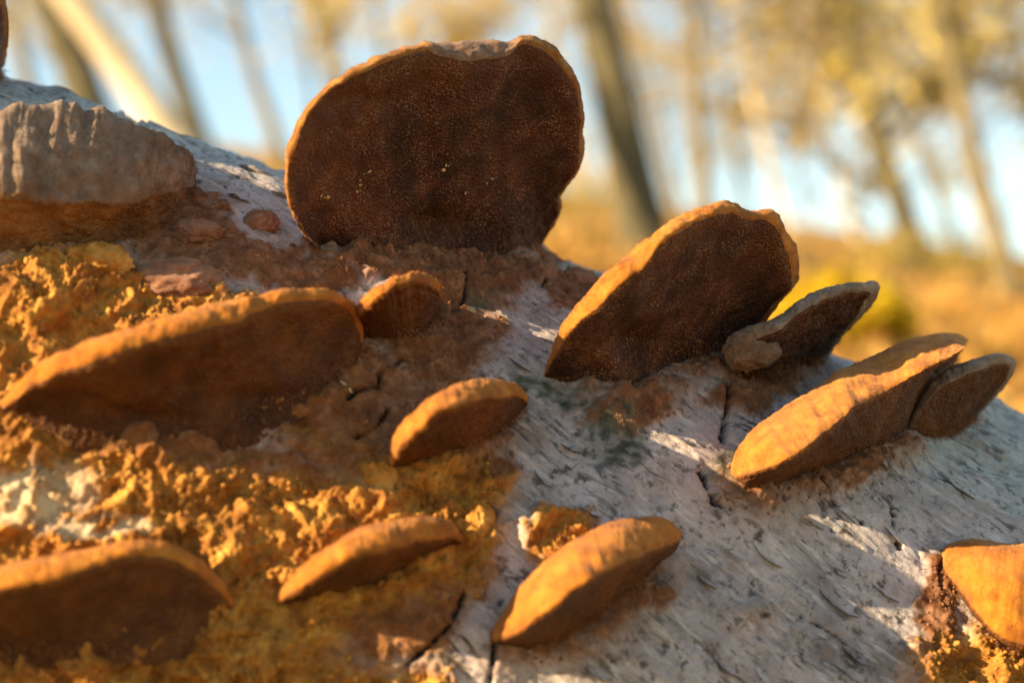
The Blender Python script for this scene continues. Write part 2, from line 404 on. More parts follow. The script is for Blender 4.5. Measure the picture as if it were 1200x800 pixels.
F_('big', 'bracket_fungus', 'largest bracket, a broad dark brown upright disc on top of the log',
   U=[(384, 298), (349, 266), (336, 225), (335, 195), (343, 165), (352, 142), (366, 122), (388, 98), (422, 78), (462, 62), (495, 53), (522, 52), (548, 47), (575, 49), (598, 47), (622, 46), (645, 57), (662, 76), (674, 95), (684, 126), (683, 160), (681, 192), (668, 216), (658, 226), (657, 246), (645, 270), (630, 296)],
   L=[(386, 298), (352, 264), (341, 225), (341, 196), (349, 170), (358, 148), (373, 128), (395, 105), (428, 86), (466, 70), (496, 61), (520, 65), (548, 71), (575, 69), (596, 63), (612, 55), (638, 61), (657, 80), (669, 98), (678, 128), (678, 160), (676, 190), (664, 213), (654, 226), (653, 246), (641, 270), (628, 296)],
   B=[(386, 298), (430, 312), (500, 318), (560, 316), (628, 300)], prot=0.032, yaw=0.030, dU=0.007, tailT=0.016, tm=0.04, cap=CAP_D, pore=PORE_D, seed=1, concave=0.005, wpow=0.5, thin=0.5, rough=1.5, dents=[(520, 268, 42, 22, 0.005), (590, 250, 20, 60, -0.0012), (450, 120, 80, 14, 0.001)],
   flesh=lambda t: smooth(0.455, 0.475, t) * (1 - smooth(0.595, 0.61, t)), bulge=0.0012)
F_('right', 'bracket_fungus', 'dark brown oval bracket with a bright orange left margin, right of the largest disc',
   U=[(637, 440), (645, 410), (662, 375), (690, 340), (722, 308), (755, 280), (790, 258), (825, 245), (850, 240), (875, 248), (903, 250), (920, 272), (932, 300), (932, 330), (915, 355), (895, 378), (870, 405)],
   L=[(638, 442), (652, 414), (672, 385), (702, 358), (737, 325), (757, 312), (775, 285), (805, 265), (835, 252), (860, 248), (878, 256), (898, 257), (915, 277), (927, 302), (927, 330), (911, 353), (890, 376), (866, 406)],
   B=[(640, 446), (680, 462), (730, 470), (790, 440), (866, 412)], prot=0.024, yaw=0.022, dU=0.009, tailT=0.014, tm=0.08, cap=CAP_O, pore=PORE_D, seed=2, concave=0.004, rough=1.4, dents=[(755, 408, 34, 22, 0.0045), (700, 440, 20, 16, 0.0015)])
F_('knob', 'bracket_fungus', 'narrow grey brown bracket with a knobbly foot, between the two orange-edged ones',
   U=[(846, 425), (852, 400), (872, 382), (895, 379), (912, 372), (938, 352), (970, 336), (1005, 328), (1028, 333), (1026, 350), (1005, 375), (975, 405)],
   L=[(848, 430), (858, 412), (876, 398), (895, 394), (914, 385), (940, 366), (972, 350), (1005, 342), (1020, 344), (1015, 356), (995, 380), (966, 408)],
   B=[(848, 434), (870, 450), (900, 450), (930, 440), (966, 424)], prot=0.020, dU=0.007, tailT=0.012, tm=0.12, cap=CAP_G, pore=PORE_D, seed=3, rough=1.6)
F_('tail', 'bracket_fungus', 'small brown bracket at the far right, half hidden behind the long orange one',
   U=[(1062, 505), (1072, 478), (1088, 450), (1110, 432), (1140, 420), (1172, 414), (1189, 422), (1188, 436), (1172, 458), (1150, 480)],
   L=[(1064, 510), (1078, 486), (1096, 462), (1118, 446), (1146, 434), (1172, 426), (1183, 428), (1180, 440), (1164, 462), (1144, 484)],
   B=[(1064, 516), (1085, 522), (1110, 515), (1130, 502), (1144, 490)], prot=0.010, dU=0.007, tm=0.15, cap=CAP_G, pore=PORE_O, seed=5)
F_('orange', 'bracket_fungus', 'long bright orange wedge shaped bracket rising to the right edge of the log',
   U=[(852, 560), (866, 522), (895, 494), (945, 460), (1000, 426), (1050, 403), (1090, 394), (1116, 394), (1131, 404)],
   L=[(856, 562), (880, 554), (915, 542), (950, 520), (985, 492), (1025, 464), (1065, 444), (1105, 424), (1130, 408)],
   B=[(850, 590), (880, 588), (915, 574), (955, 562), (1000, 548), (1040, 532), (1072, 512), (1090, 480), (1126, 414)], s0=0.426, prot=0.038, dU=0.026, tailT=0.012, tm=0.55, cap=CAP_Y, pore=PORE_O, seed=4, bulge=0.002, crown=0.003, sink=0.004,
   lean=lambda t: smooth(-0.05, 0.25, t) * (1 - 0.25 * smooth(0.8, 1.05, t)))
F_('left', 'bracket_fungus', 'wide blurred bracket across the left edge with a soft ochre upper margin',
   U=[(0, 478), (10, 458), (34, 434), (75, 411), (130, 390), (200, 368), (270, 352), (330, 343), (380, 341), (410, 352), (424, 376), (426, 398)],
   L=[(2, 480), (18, 468), (44, 450), (82, 432), (135, 414), (205, 392), (272, 378), (300, 365), (350, 352), (388, 353), (410, 366), (420, 386), (423, 402)],
   B=[(2, 484), (26, 502), (60, 518), (130, 536), (220, 540), (300, 520), (370, 482), (424, 424)], prot=0.018, yaw=0.022, sink=-0.001, dU=0.009, tailT=0.010, tm=0.5, cap=CAP_Y, pore=PORE_O, seed=6, bulge=0.002, concave=0.004, rough=1.6, dents=[(165, 492, 45, 16, 0.003), (300, 470, 55, 18, 0.003), (90, 470, 25, 14, 0.0015)])
F_('twin', 'bracket_fungus', 'small rounded orange bracket grown against the right end of the wide left one',
   U=[(412, 374), (420, 355), (440, 336), (462, 324), (484, 319), (505, 323), (518, 334), (520, 352)],
   L=[(414, 378), (428, 362), (446, 346), (466, 335), (486, 330), (503, 333), (514, 342), (517, 356)],
   B=[(416, 400), (440, 408), (470, 408), (500, 396), (517, 372)], prot=0.030, yaw=0.006, dU=0.007, tm=0.4, cap=CAP_Y, pore=PORE_O, seed=7)
F_('middle', 'bracket_fungus', 'small orange bracket like a half moon at the centre of the log',
   U=[(455, 545), (460, 515), (478, 486), (505, 464), (535, 448), (570, 444), (602, 448), (620, 464)],
   L=[(458, 548), (470, 526), (490, 504), (516, 484), (545, 472), (578, 466), (606, 464), (619, 472)],
   B=[(458, 552), (490, 552), (530, 545), (565, 530), (595, 510), (618, 478)], prot=0.036, yaw=0.010, dU=0.012, tm=0.5, cap=CAP_Y, pore=PORE_O, seed=8, bulge=0.002)
F_('lower', 'bracket_fungus', 'narrow orange bracket on the crumbly ochre crust at bottom centre',
   U=[(318, 706), (336, 680), (365, 652), (405, 626), (450, 610), (495, 604), (530, 612), (547, 632)],
   L=[(320, 710), (345, 694), (378, 672), (416, 654), (458, 644), (498, 634), (530, 630), (546, 638)],
   B=[(322, 714), (370, 712), (420, 704), (465, 688), (505, 670), (544, 644)], prot=0.024, yaw=0.012, dU=0.010, tm=0.5, cap=CAP_Y, pore=PORE_O, seed=9, bulge=0.002)
F_('ramp', 'bracket_fungus', 'orange tongue shaped bracket, part lit and part shaded, at bottom centre on grey bark',
   U=[(572, 750), (590, 715), (622, 672), (660, 640), (705, 615), (745, 605), (780, 608), (800, 624)],
   L=[(576, 752), (612, 738), (645, 712), (680, 686), (715, 668), (752, 650), (782, 640), (798, 632)],
   B=[(576, 756), (625, 768), (675, 752), (715, 722), (755, 688), (785, 658), (798, 638)], prot=0.034, dU=0.020, tm=0.55, cap=CAP_Y, pore=PORE_O, seed=10, bulge=0.002, crown=0.002)
F_('bottom_left', 'bracket_fungus', 'blurred bracket in the bottom left corner with a dark pore side',
   U=[(-120, 740), (-60, 690), (0, 664), (60, 650), (110, 640), (155, 634), (195, 638), (232, 656), (262, 684), (280, 712)],
   L=[(-120, 748), (-60, 712), (0, 692), (60, 680), (108, 664), (152, 652), (190, 652), (225, 668), (255, 692), (277, 716)],
   B=[(-120, 760), (-20, 776), (80, 784), (160, 780), (230, 762), (277, 722)], sink=-0.001, prot=0.016, yaw=0.022, dU=0.010, tm=0.5, cap=CAP_Y, pore=PORE_O, seed=11, bulge=0.002)
F_('old', 'bracket_fungus', 'old grey folded bracket drooping over the upper left of the log',
   U=[(-90, 190), (-40, 140), (0, 128), (25, 118), (48, 126), (75, 116), (98, 128), (122, 126), (150, 142), (172, 150), (190, 152), (206, 166), (222, 174), (232, 194), (226, 213)],
   L=[(-90, 262), (-40, 236), (10, 226), (55, 238), (105, 236), (150, 240), (190, 228), (216, 222), (230, 218), (226, 214)],
   B=[(-90, 340), (-40, 330), (20, 322), (70, 308), (120, 296), (165, 282), (200, 264), (222, 246), (228, 232), (226, 220)], prot=0.013, dU=0.014, tailT=0.008, tm=0.8, cap=CAP_OLD, pore=PORE_OLD, seed=12, rough=2.6, bulge=0.002, folds=0.0022, fuzz=12000)
F_('corner', 'bracket_fungus', 'dark brown bracket edge cut off by the top left corner',
   U=[(-120, 110), (-125, 60), (-110, 0), (-70, -40), (-30, -45), (-5, -20), (8, 10), (10, 45), (6, 76)],
   L=[(-114, 110), (-118, 60), (-104, 6), (-68, -32), (-32, -37), (-10, -15), (3, 12), (5, 45), (1, 74)],
   B=[(-114, 112), (-80, 120), (-40, 118), (-10, 106), (1, 84)], prot=0.008, dU=0.007, tailT=0.014, tm=0.04, cap=CAP_D, pore=PORE_D, seed=13)
F_('lump', 'bracket_fungus', 'smooth bright orange bracket cut off by the right edge, low on the log',
   U=[(1104, 660), (1112, 642), (1140, 636), (1180, 640), (1220, 640), (1270, 650), (1310, 680)],
   L=[(1106, 668), (1122, 690), (1140, 716), (1164, 742), (1200, 758), (1255, 750), (1308, 700)],
   B=[(1108, 672), (1124, 700), (1142, 728), (1168, 756), (1204, 776), (1260, 768), (1308, 706)], prot=0.020, dU=0.014, tm=0.8, cap=CAP_Y, pore=PORE_O, seed=14, bulge=0.003, crown=0.003, ragged=0.35)

# ================================================================== THE LOG
def axis_samples(dense0, dense1, step, lo, hi, grow=1.25):
    a = list(np.arange(dense0, dense1, step)); s = step
    while a[-1] < hi: s *= grow; a.append(min(a[-1] + s, hi))
    s = step; f = []
    x = dense0
    while x > lo: s *= grow; x = max(x - s, lo); f.append(x)
    return np.array(f[::-1] + a)
us = axis_samples(-0.165, 0.190, 0.00040, -0.75, 0.95)
ths = axis_samples(-0.10, 1.42, 0.00042 / R, -math.pi + 0.02, math.pi - 0.02)
LEN_LO, LEN_HI = us[0], us[-1]
UU, TH = np.meshgrid(us, ths, indexing='ij')
Nrm = np.cos(TH)[..., None] * N_w + np.sin(TH)[..., None] * M_w
P0 = O_w + UU[..., None] * A_w + R * Nrm
V = TH * R
PX, PY = to_px(P0)
front = smooth(2.0, 1.75, TH) * smooth(-0.35, -0.15, TH)
q = P0 + 5.0
wx = PX + fbm(q, 55, 4, 40) * 45 + fbm(q, 400, 3, 45) * 14
wy = PY + fbm(q, 55, 4, 41) * 45 + fbm(q, 400, 3, 46) * 14
def blob(cx, cy, rx, ry, rot=0.0, soft=0.35):
    a = math.radians(rot); dx, dy = wx - cx, wy - cy
    x = (dx * math.cos(a) + dy * math.sin(a)) / rx; y = (-dx * math.sin(a) + dy * math.cos(a)) / ry
    return 1 - smooth(1 - soft, 1 + soft, np.hypot(x, y))
def union(*bl):
    o = np.zeros_like(PX)
    for b in bl: o = np.maximum(o, b)
    return o * front
def polymask(poly, soft=18):
    """signed distance to a closed polygon in picture layout, warped by noise"""
    P = np.array(poly, float); x, y = wx, wy
    inside = np.zeros(x.shape, bool); dmin = np.full(x.shape, 1e9)
    for (x1, y1), (x2, y2) in zip(P, np.roll(P, -1, 0)):
        ex, ey = x2 - x1, y2 - y1
        tt = np.clip(((x - x1) * ex + (y - y1) * ey) / (ex * ex + ey * ey), 0, 1)
        dmin = np.minimum(dmin, np.hypot(x - x1 - tt * ex, y - y1 - tt * ey))
        c = ((y1 > y) != (y2 > y)) & (x < (x2 - x1) * (y - y1) / (y2 - y1 + 1e-12) + x1)
        inside ^= c
    return smooth(-soft, soft, np.where(inside, dmin, -dmin)) * front
crust = polymask([(-400, 250), (0, 300), (90, 290), (200, 300), (260, 345), (420, 400), (450, 480), (470, 540), (590, 560), (585, 640), (560, 690), (520, 770), (540, 830), (300, 1100), (-600, 1100)])
crust = np.maximum(crust, union(blob(655, 628, 42, 30), blob(1150, 790, 95, 50), blob(500, 600, 90, 60)))
cream = union(blob(30, 578, 85, 34, -8), blob(110, 622, 60, 16)) * 0.7 * smooth(-0.35, 0.15, fbm(q, 220, 4, 47))
lowbrown = union(blob(430, 490, 130, 75, 10), blob(520, 400, 70, 60), blob(520, 320, 150, 32, 5), blob(300, 310, 110, 30, 15), blob(735, 478, 50, 26, -10),
                 blob(880, 455, 55, 20, -20), blob(862, 578, 34, 22), blob(1010, 552, 70, 16, -20), blob(200, 255, 60, 40), blob(540, 550, 60, 30), blob(640, 735, 40, 30, -40),
                 blob(470, 720, 75, 45, -15), blob(655, 340, 60, 24, 20), blob(1105, 705, 22, 60), blob(270, 560, 200, 30, 8), blob(745, 695, 36, 16))
brown = np.clip(lowbrown * (1.3 + 1.1 * fbm(q, 160, 5, 50, 0.65)), 0, 1)
crust = np.clip(crust - 0.85 * union(blob(430, 470, 90, 60, 10), blob(270, 530, 190, 34, 6), blob(480, 735, 75, 45, -15)), 0, 1)
moss = union(blob(722, 512, 32, 38), blob(650, 468, 60, 14, 15), blob(845, 560, 24, 30), blob(560, 350, 20, 12)) * (0.5 + 0.6 * smooth(-0.2, 0.3, fbm(q, 300, 3, 51)))
green = np.maximum(union(blob(1190, 520, 130, 70), blob(660, 300, 60, 20, 25), blob(130, 110, 260, 60, 15)), smooth(0.13, -0.05, TH) * 0.6)
# streaks of dark lichen across the bark, running obliquely along the log
ca, sa = math.cos(0.42), math.sin(0.42)
ru, rv = UU * ca + V * sa, -UU * sa + V * ca
st = np.stack([ru * 0.35, rv, np.zeros_like(ru)], -1) + 3
streak = fbm(st, 330, 4, 60); streak2 = fbm(st, 900, 3, 63)
grey = np.clip(1 - crust - 0.6 * brown - cream, 0, 1)
rightness = smooth(560, 900, PX) * front
darkst = smooth(0.12, 0.34, streak + 0.35 * streak2) * smooth(-0.15, 0.25, fbm(q, 70, 2, 66)) * (0.35 + 0.65 * rightness)
spots_d, spots_r = worley2(UU, V, 210, 5)
speck = (1 - smooth(0.0, 0.16, spots_d + 0.35 * fbm(q, 700, 3, 8) - 0.25 * (spots_r - 0.45))) * smooth(-0.05, 0.25, fbm(q, 90, 3, 9))
dark = np.clip(np.maximum(darkst * 0.8, speck * 0.8) * grey * front, 0, 1)
# --- relief
h = fbm(q, 28, 3, 70) * 0.0030 + fbm(q, 110, 3, 71) * 0.0011
h += grey * (streak * 0.00055 + streak2 * 0.00022 + fbm(q, 600, 3, 72) * 0.00018)
# papery terraces: the bark steps down in thin curls
ter = fbm(st, 120, 3, 77) * 6; fr = ter - np.floor(ter)
h += grey * (np.floor(ter) + smooth(0.0, 0.10, fr)) * 0.00022
h -= dark * 0.0003
w2, r2 = worley2(UU + 0.001 * fbm(q, 500, 2, 83), V + 0.001 * fbm(q, 500, 2, 84), 380, 12)
w3, r3 = worley2(UU, V, 900, 13)
wq = q + 0.006 * np.stack([fbm(q, 90, 3, 210), fbm(q, 90, 3, 211), fbm(q, 90, 3, 212)], -1)
gran = fbm(wq, 55, 7, 205, 0.66) * 0.013 + (1 - billow(wq, 160, 4, 200, 0.6)) * 0.0022 + (1 - np.clip(w2, 0, 1) ** 2) * r2 ** 3 * 0.0012 - 0.001
h += np.clip(crust - cream, 0, 1) * (gran + fbm(q, 150, 4, 85) * 0.0022 + 0.001)
h += cream * (gran * 0.25)
h += brown * (1 - crust) * (gran * 0.35 + fbm(q, 260, 4, 86) * 0.0012 + 0.0008)
# swollen feet under the brackets
def polydist(pts):
    P = np.array(pts, float); d = np.full(PX.shape, 1e9)
    for (x1, y1), (x2, y2) in zip(P[:-1], P[1:]):
        ex, ey = x2 - x1, y2 - y1
        tt = np.clip(((PX - x1) * ex + (PY - y1) * ey) / (ex * ex + ey * ey), 0, 1)
        d = np.minimum(d, np.hypot(PX - x1 - tt * ex, PY - y1 - tt * ey))
    return d
feet = [([(400, 305), (500, 322), (610, 308)], 30, 0.0055), ([(690, 465), (740, 474), (830, 430)], 24, 0.005), ([(860, 445), (950, 432)], 22, 0.003),
        ([(845, 575), (880, 592), (960, 566), (1060, 525)], 22, 0.003), ([(60, 515), (220, 508), (400, 450)], 30, 0.003), ([(430, 405), (505, 395)], 18, 0.002),
        ([(480, 552), (590, 520)], 20, 0.002), ([(350, 714), (520, 668)], 24, 0.002), ([(590, 762), (680, 752), (770, 680)], 24, 0.002)]
for pts, wd, amp in feet:
    f_ = np.exp(-(polydist(pts) / wd) ** 2) * front * (0.7 + 0.8 * fbm(q, 200, 3, 91))
    h += f_ * amp; brown = np.maximum(brown, np.clip(f_ * 1.3, 0, 1) * 0.9)
# cracks and slits
cracks = [([(470, 425), (445, 440), (440, 458), (418, 463), (405, 472)], 3.2, 0.004), ([(850, 455), (852, 480), (848, 512)], 4.5, 0.004), ([(546, 690), (530, 730), (512, 748), (470, 785)], 3.5, 0.003),
          ([(415, 515), (440, 505), (455, 480)], 2.5, 0.003), ([(640, 330), (632, 345)], 2.5, 0.002), ([(580, 745), (574, 800)], 4, 0.003), ([(130, 128), (150, 136), (170, 144)], 8.0, 0.005),
          ([(222, 138), (245, 150), (268, 158)], 8.0, 0.005), ([(268, 168), (290, 188), (335, 198)], 2.4, 0.002), ([(1110, 645), (1100, 670), (1108, 700)], 3.0, 0.002), ([(820, 555), (835, 590), (855, 600)], 3.5, 0.002),
          ([(15, 76), (60, 84), (85, 90)], 3.5, 0.002), ([(540, 330), (545, 350), (530, 365)], 2.4, 0.002), ([(930, 545), (975, 590), (1010, 615)], 2.2, 0.0012), ([(1045, 595), (1055, 640)], 5, 0.0012), ([(940, 720), (985, 745), (1000, 760)], 2.5, 0.001)]
for pts, wd, amp in cracks:
    d = polydist(pts) + fbm(q, 350, 4, 95) * wd * 2.6 + wd * 0.4
    c = np.exp(-(np.maximum(d, 0) / wd) ** 2) * front
    h -= c * amp; dark = np.maximum(dark, smooth(0.35, 0.8, c))
# small warts and bark flaps standing on the outline
for cx, cy, rx, ry, amp, dk in [(190, 112, 36, 14, 0.0090, 0.0), (265, 134, 44, 12, 0.0060, 0.0), (78, 108, 26, 12, 0.002, 0.2), (882, 712, 26, 12, 0.002, 0.55), (770, 690, 20, 12, 0.0012, 0.6), (1150, 470, 60, 18, 0.004, 0.0)]:
    b_ = np.exp(-(((PX - cx) / rx) ** 2 + ((PY - cy) / ry) ** 2)) * front * (0.75 + 0.6 * fbm(q, 300, 3, 97))
    h += b_ * amp; moss = np.maximum(moss, b_ * dk)
    if cy < 140: moss = np.maximum(moss, b_ * 0.75)
h = np.clip(h, -0.006, 0.012)
P1 = P0 + Nrm * h[..., None]
log_base = O_w - np.array([0, 0, R])
log = empty('fallen_birch_log', log_base)
tag(log, 'fallen birch log with pale peeling bark and crumbly ochre crust carrying the brackets', 'log')
nu, nv = UU.shape
vts = P1.reshape(-1, 3); fcs = grid_faces(nu, nv, wrap_v=True)
chk = np.cross(P1[nu // 2 + 1, nv // 2] - P1[nu // 2, nv // 2], P1[nu // 2, nv // 2 + 1] - P1[nu // 2, nv // 2]) @ Nrm[nu // 2, nv // 2]
if chk < 0: fcs = fcs[:, ::-1]
mesh_np('bark', vts, fcs, BARK, log, dict(crust=np.clip(crust - cream, 0, 1), cream=cream, brown=np.clip(brown, 0, 1), moss=np.clip(moss, 0, 1), green=green, dark=dark, ru=ru, rv=rv), origin=log_base)
# sawn ends
WOOD = mat_simple('end_grain', [(0.3, (0.20, 0.12, 0.06)), (0.7, (0.42, 0.29, 0.16))], 60, 0.002)
for u_e, ring in ((us[0], P1[0]), (us[-1], P1[-1])):
    ctr = O_w + u_e * A_w
    vv = np.vstack([ring, ctr[None]]); n_ = len(ring)
    ff = np.stack([np.arange(n_), (np.arange(n_) + 1) % n_, np.full(n_, n_)], 1)
    mesh_np('cut_end', vv, ff, WOOD, log, origin=log_base, smooth_=False)

# thin curls of bark that have lifted off along the grain
_dir = A_w * ca + M_w * 0.0
for fx, fy, ln, wd_, rot in [(700, 398, 9, 3.2, 0.3), (640, 560, 7, 2.6, 0.5), (690, 600, 6, 2.4, 0.2), (900, 650, 9, 3.0, 0.45), (985, 705, 11, 3.2, 0.35), (1050, 625, 8, 3.0, 0.6), (1010, 765, 9, 3.0, 0.3), (850, 775, 8, 2.6, 0.5),
                             (700, 785, 7, 2.6, 0.2), (300, 205, 10, 3.0, 0.15), (280, 238, 7, 2.6, 0.3), (330, 232, 6, 2.2, 0.1), (590, 372, 6, 2.4, 0.5), (610, 425, 7, 2.4, 0.4), (1125, 575, 9, 3.0, 0.5), (800, 520, 6, 2.4, 0.3),
                             (950, 610, 7, 2.6, 0.5), (1040, 690, 8, 2.6, 0.4), (830, 680, 6, 2.2, 0.3), (670, 520, 6, 2.2, 0.2)]:
    i0 = np.argmin(np.where((TH > -0.1) & (TH < 1.4), (PX - fx) ** 2 + (PY - fy) ** 2, 1e9)); iu, iv = np.unravel_index(i0, PX.shape)
    p0, nr0 = P1[iu, iv], Nrm[iu, iv]; tv = np.cross(nr0, A_w); tv = tv if tv[2] < 0 else -tv
    e1 = A_w * math.cos(rot) + tv * math.sin(rot); e2 = np.cross(nr0, e1); e2 = e2 if e2[2] < 0 else -e2
    a_, b_ = np.meshgrid(np.linspace(-1, 1, 15), np.linspace(0, 1, 8), indexing='ij')
    wv = (1 - np.abs(a_) ** 2.5) * (1 + 0.35 * vnoise(np.stack([a_ * 3 + fx, 0 * a_, 0 * a_], -1), 1.0, 5))
    sheet = p0 + (a_ * ln * 0.0005)[..., None] * e1 + (b_ * wv * wd_ * 0.0007)[..., None] * e2 + ((0.0001 + (b_ ** 2) * 0.0013 * wv * (1 + 0.5 * vnoise(np.stack([a_ * 2 + fy, b_, 0 * a_], -1), 1.0, 6))))[..., None] * nr0
    both = np.vstack([sheet.reshape(-1, 3), (sheet - nr0 * 0.00022).reshape(-1, 3)]); gf = grid_faces(15, 8)
    mesh_np('bark_flake', both, np.vstack([gf, gf[:, ::-1] + 120]), BARK, log, origin=log_base)

# crumbs of the crust: small lumpy grains heaped on the ochre parts
def lump_mesh(seed, sub=1):
    import bmesh
    bm = bmesh.new(); bmesh.ops.create_icosphere(bm, subdivisions=sub, radius=1.0)
    co = np.array([v.co[:] for v in bm.verts]); fa = np.array([[v.index for v in f.verts] for f in bm.faces]); bm.free()
    co *= (1 + 0.7 * vnoise(co + seed * 7.3, 1.3, seed) + 0.35 * vnoise(co + seed * 2.3, 3.1, seed + 5))[:, None]
    return co, fa
CR = mat_simple('ochre_crumbs', [(0.28, (0.11, 0.038, 0.008)), (0.5, (0.36, 0.155, 0.028)), (0.72, (0.54, 0.30, 0.075))], 190, 0.0003, 800)
protos = [lump_mesh(s) for s in range(6)]
def scatter(mask, count, rmin, rmax, mat, name, power=2.2):
    w = (mask * front).ravel().copy(); w[(TH.ravel() < -0.1)] = 0
    dens = np.minimum(np.gradient(us)[:, None] * np.gradient(ths)[None], 1e-3).ravel()
    w = np.where(w > 0.35, w, 0) * dens
    w *= ((PX > -80) & (PX < 1280) & (PY < 880)).ravel()
    w *= smooth(-0.1, 0.25, fbm(q, 120, 2, 99)).ravel() + 0.05
    idx = rng.choice(w.size, count, p=w / w.sum())
    pos = P1.reshape(-1, 3)[idx]; nr = Nrm.reshape(-1, 3)[idx]
    vs, fs, off = [], [], 0
    for k in range(count):
        co, fa = protos[k % 6]
        r = rmin + (rmax - rmin) * rng.random() ** power
        a = rng.normal(size=(3, 3)); qm, _ = np.linalg.qr(a)
        v = (co * r * (0.45 + 0.9 * rng.random(3))) @ qm.T + pos[k] + nr[k] * r * 0.05
        vs.append(v); fs.append(fa + off); off += len(co)
    o = mesh_np(name, np.vstack(vs), np.vstack(fs), mat, log, origin=log_base)
    o['kind'] = 'stuff'
    return o
scatter(np.clip(crust - cream * 1.2, 0, 1), 3500, 0.0002, 0.0008, CR, 'crust_crumbs')
scatter(np.clip(brown - crust, 0, 1), 2500, 0.0002, 0.0006, BRM, 'bark_crumbs')

def log_fibres(mask, count, mat, name, lmin, lmax, seed):
    dens = np.minimum(np.gradient(us)[:, None] * np.gradient(ths)[None], 1e-3)
    w = np.where(mask > 0.35, mask, 0) * front * dens * ((PX > -80) & (PX < 1280) & (PY < 880))
    idx = rng.choice(w.size, count, p=(w / w.sum()).ravel())
    o = fibres(name, P1.reshape(-1, 3)[idx], Nrm.reshape(-1, 3)[idx], mat, log, log_base, lmin, lmax, seed, 0.00006, -np.array([0, 0, 0.5]) * np.ones((count, 1)), 0.8)
log_fibres(np.clip(crust - cream, 0, 1), 30000, CR, 'crust_fibres', 0.0004, 0.0016, 61)
log_fibres(np.clip(brown - crust, 0, 1), 16000, BRM, 'mycelium_fibres', 0.0003, 0.0013, 62)

# ------------------------------------------------------------------ knobs and debris
def knob(name, label, px, py, r_px, mat, squash=(1, 1, 1), seed=0, group='young fungus knobs on the bark', cat='fungus knob', lift=0.15, ds=0.0, parent=None):
    s = float(log_depth(px, py)) + ds; r = r_px / F * s
    p = at(np.array(px), np.array(py), np.array(s))
    import bmesh
    bm = bmesh.new(); bmesh.ops.create_icosphere(bm, subdivisions=5, radius=1.0)
    co = np.array([v.co[:] for v in bm.verts]); fa = np.array([[v.index for v in f.verts] for f in bm.faces]); bm.free()
    d = 1 + 0.35 * fbm(co + seed * 5, 1.1, 3, seed) + 0.42 * fbm(co + seed, 3.0, 5, seed + 1, 0.7) + 0.12 * fbm(co, 13, 3, seed + 2)
    co = co * d[:, None] * np.array(squash)
    w = co @ M3.T * r + p + N_w * r * lift
    o = mesh_np(name, w, fa, mat, parent, origin=p if parent is None else np.array(parent.location)); return tag(o, label, cat, group)
KN = mat_cap('knob_skin', (0.13, 0.055, 0.03), (0.26, 0.12, 0.065), (0.40, 0.22, 0.13))
knob('fungus_knob', 'lone reddish brown knob on grey bark left of the largest bracket', 303, 268, 21, KN, (1.05, 0.9, 0.8), 1)
knob('fungus_knob', 'brown knob at the lower right corner of the old folded bracket', 228, 276, 24, KN, (1.3, 0.65, 0.8), 2)
knob('fungus_knob', 'dark brown knob below the right side of the largest bracket', 633, 326, 18, KN, (0.95, 1, 0.8), 3)
knob('fungus_knob', 'low reddish knob touching the outline just left of the oval bracket', 677, 331, 21, KN, (1.15, 0.7, 0.8), 4)
knob('fungus_knob', 'broad pinkish brown swelling above the wide left bracket', 200, 334, 44, KN, (1.4, 0.62, 0.6), 5, lift=0.0)
knob('fungus_knob', 'rough ochre lump right of the narrow bottom bracket', 560, 615, 24, CR, (0.8, 1.1, 0.8), 6, group='crust lumps')
knob('fungus_knob', 'rough ochre lump under the half moon bracket', 440, 575, 30, CR, (0.9, 1.1, 0.8), 7, group='crust lumps')
knob('fungus_knob', 'ragged ochre lump catching the sun above the wide left bracket', 110, 312, 34, CR, (1.2, 0.7, 0.8), 8, group='crust lumps')
knob('foot_knob', None, 878, 414, 27, CAP_OLD, (1.2, 0.9, 0.8), 9, group=None, cat=None, ds=-0.025, parent=FUNGI['knob'][0])
# crumbs stuck to the largest disc
PB_ = FUNGI['big'][1]; bx, by = to_px(PB_[:, :44])
STR = mat_simple('pale_crumb', [(0.3, (0.36, 0.20, 0.09)), (0.7, (0.62, 0.42, 0.22))], 600)
def on_disc(x, y):
    k = np.argmin((bx - x) ** 2 + (by - y) ** 2); return PB_[:, :44].reshape(-1, 3)[k]
def crumb(label, pts, r):
    ps = [on_disc(*p) + BACK * 0.0003 for p in pts]; vs, fs, off = [], [], 0
    for i, p in enumerate(ps):
        co, fa = lump_mesh(i + 20, 2); vs.append((co * r * (0.5 + 0.6 * random.random()) / F * 0.36 * np.array([1, 1, 0.5])) @ np.linalg.qr(np.random.default_rng(i).normal(size=(3, 3)))[0] + p); fs.append(fa + off); off += len(co)
    o = mesh_np('pale_crumb', np.vstack(vs), np.vstack(fs), STR, origin=ps[0]); tag(o, label, 'crumb', 'pale crumbs on the largest disc')
crumb('pale crumb at the middle of the largest disc', [(523, 193), (525, 197), (521, 199)], 3.2)
crumb('pale crumb low on the right half of the largest disc', [(571, 216), (574, 212)], 3.2)
crumb('pale crumb low at the centre of the largest disc', [(545, 225), (548, 224)], 3.0)
crumb('pale curled crumb strand on the left half of the largest disc', [(420, 226), (421, 221), (422, 216), (423, 211), (427, 206), (431, 202), (434, 201)], 2.6)
crumb('pair of pale crumbs near the left margin of the largest disc', [(377, 231), (380, 232), (386, 232)], 3.4)

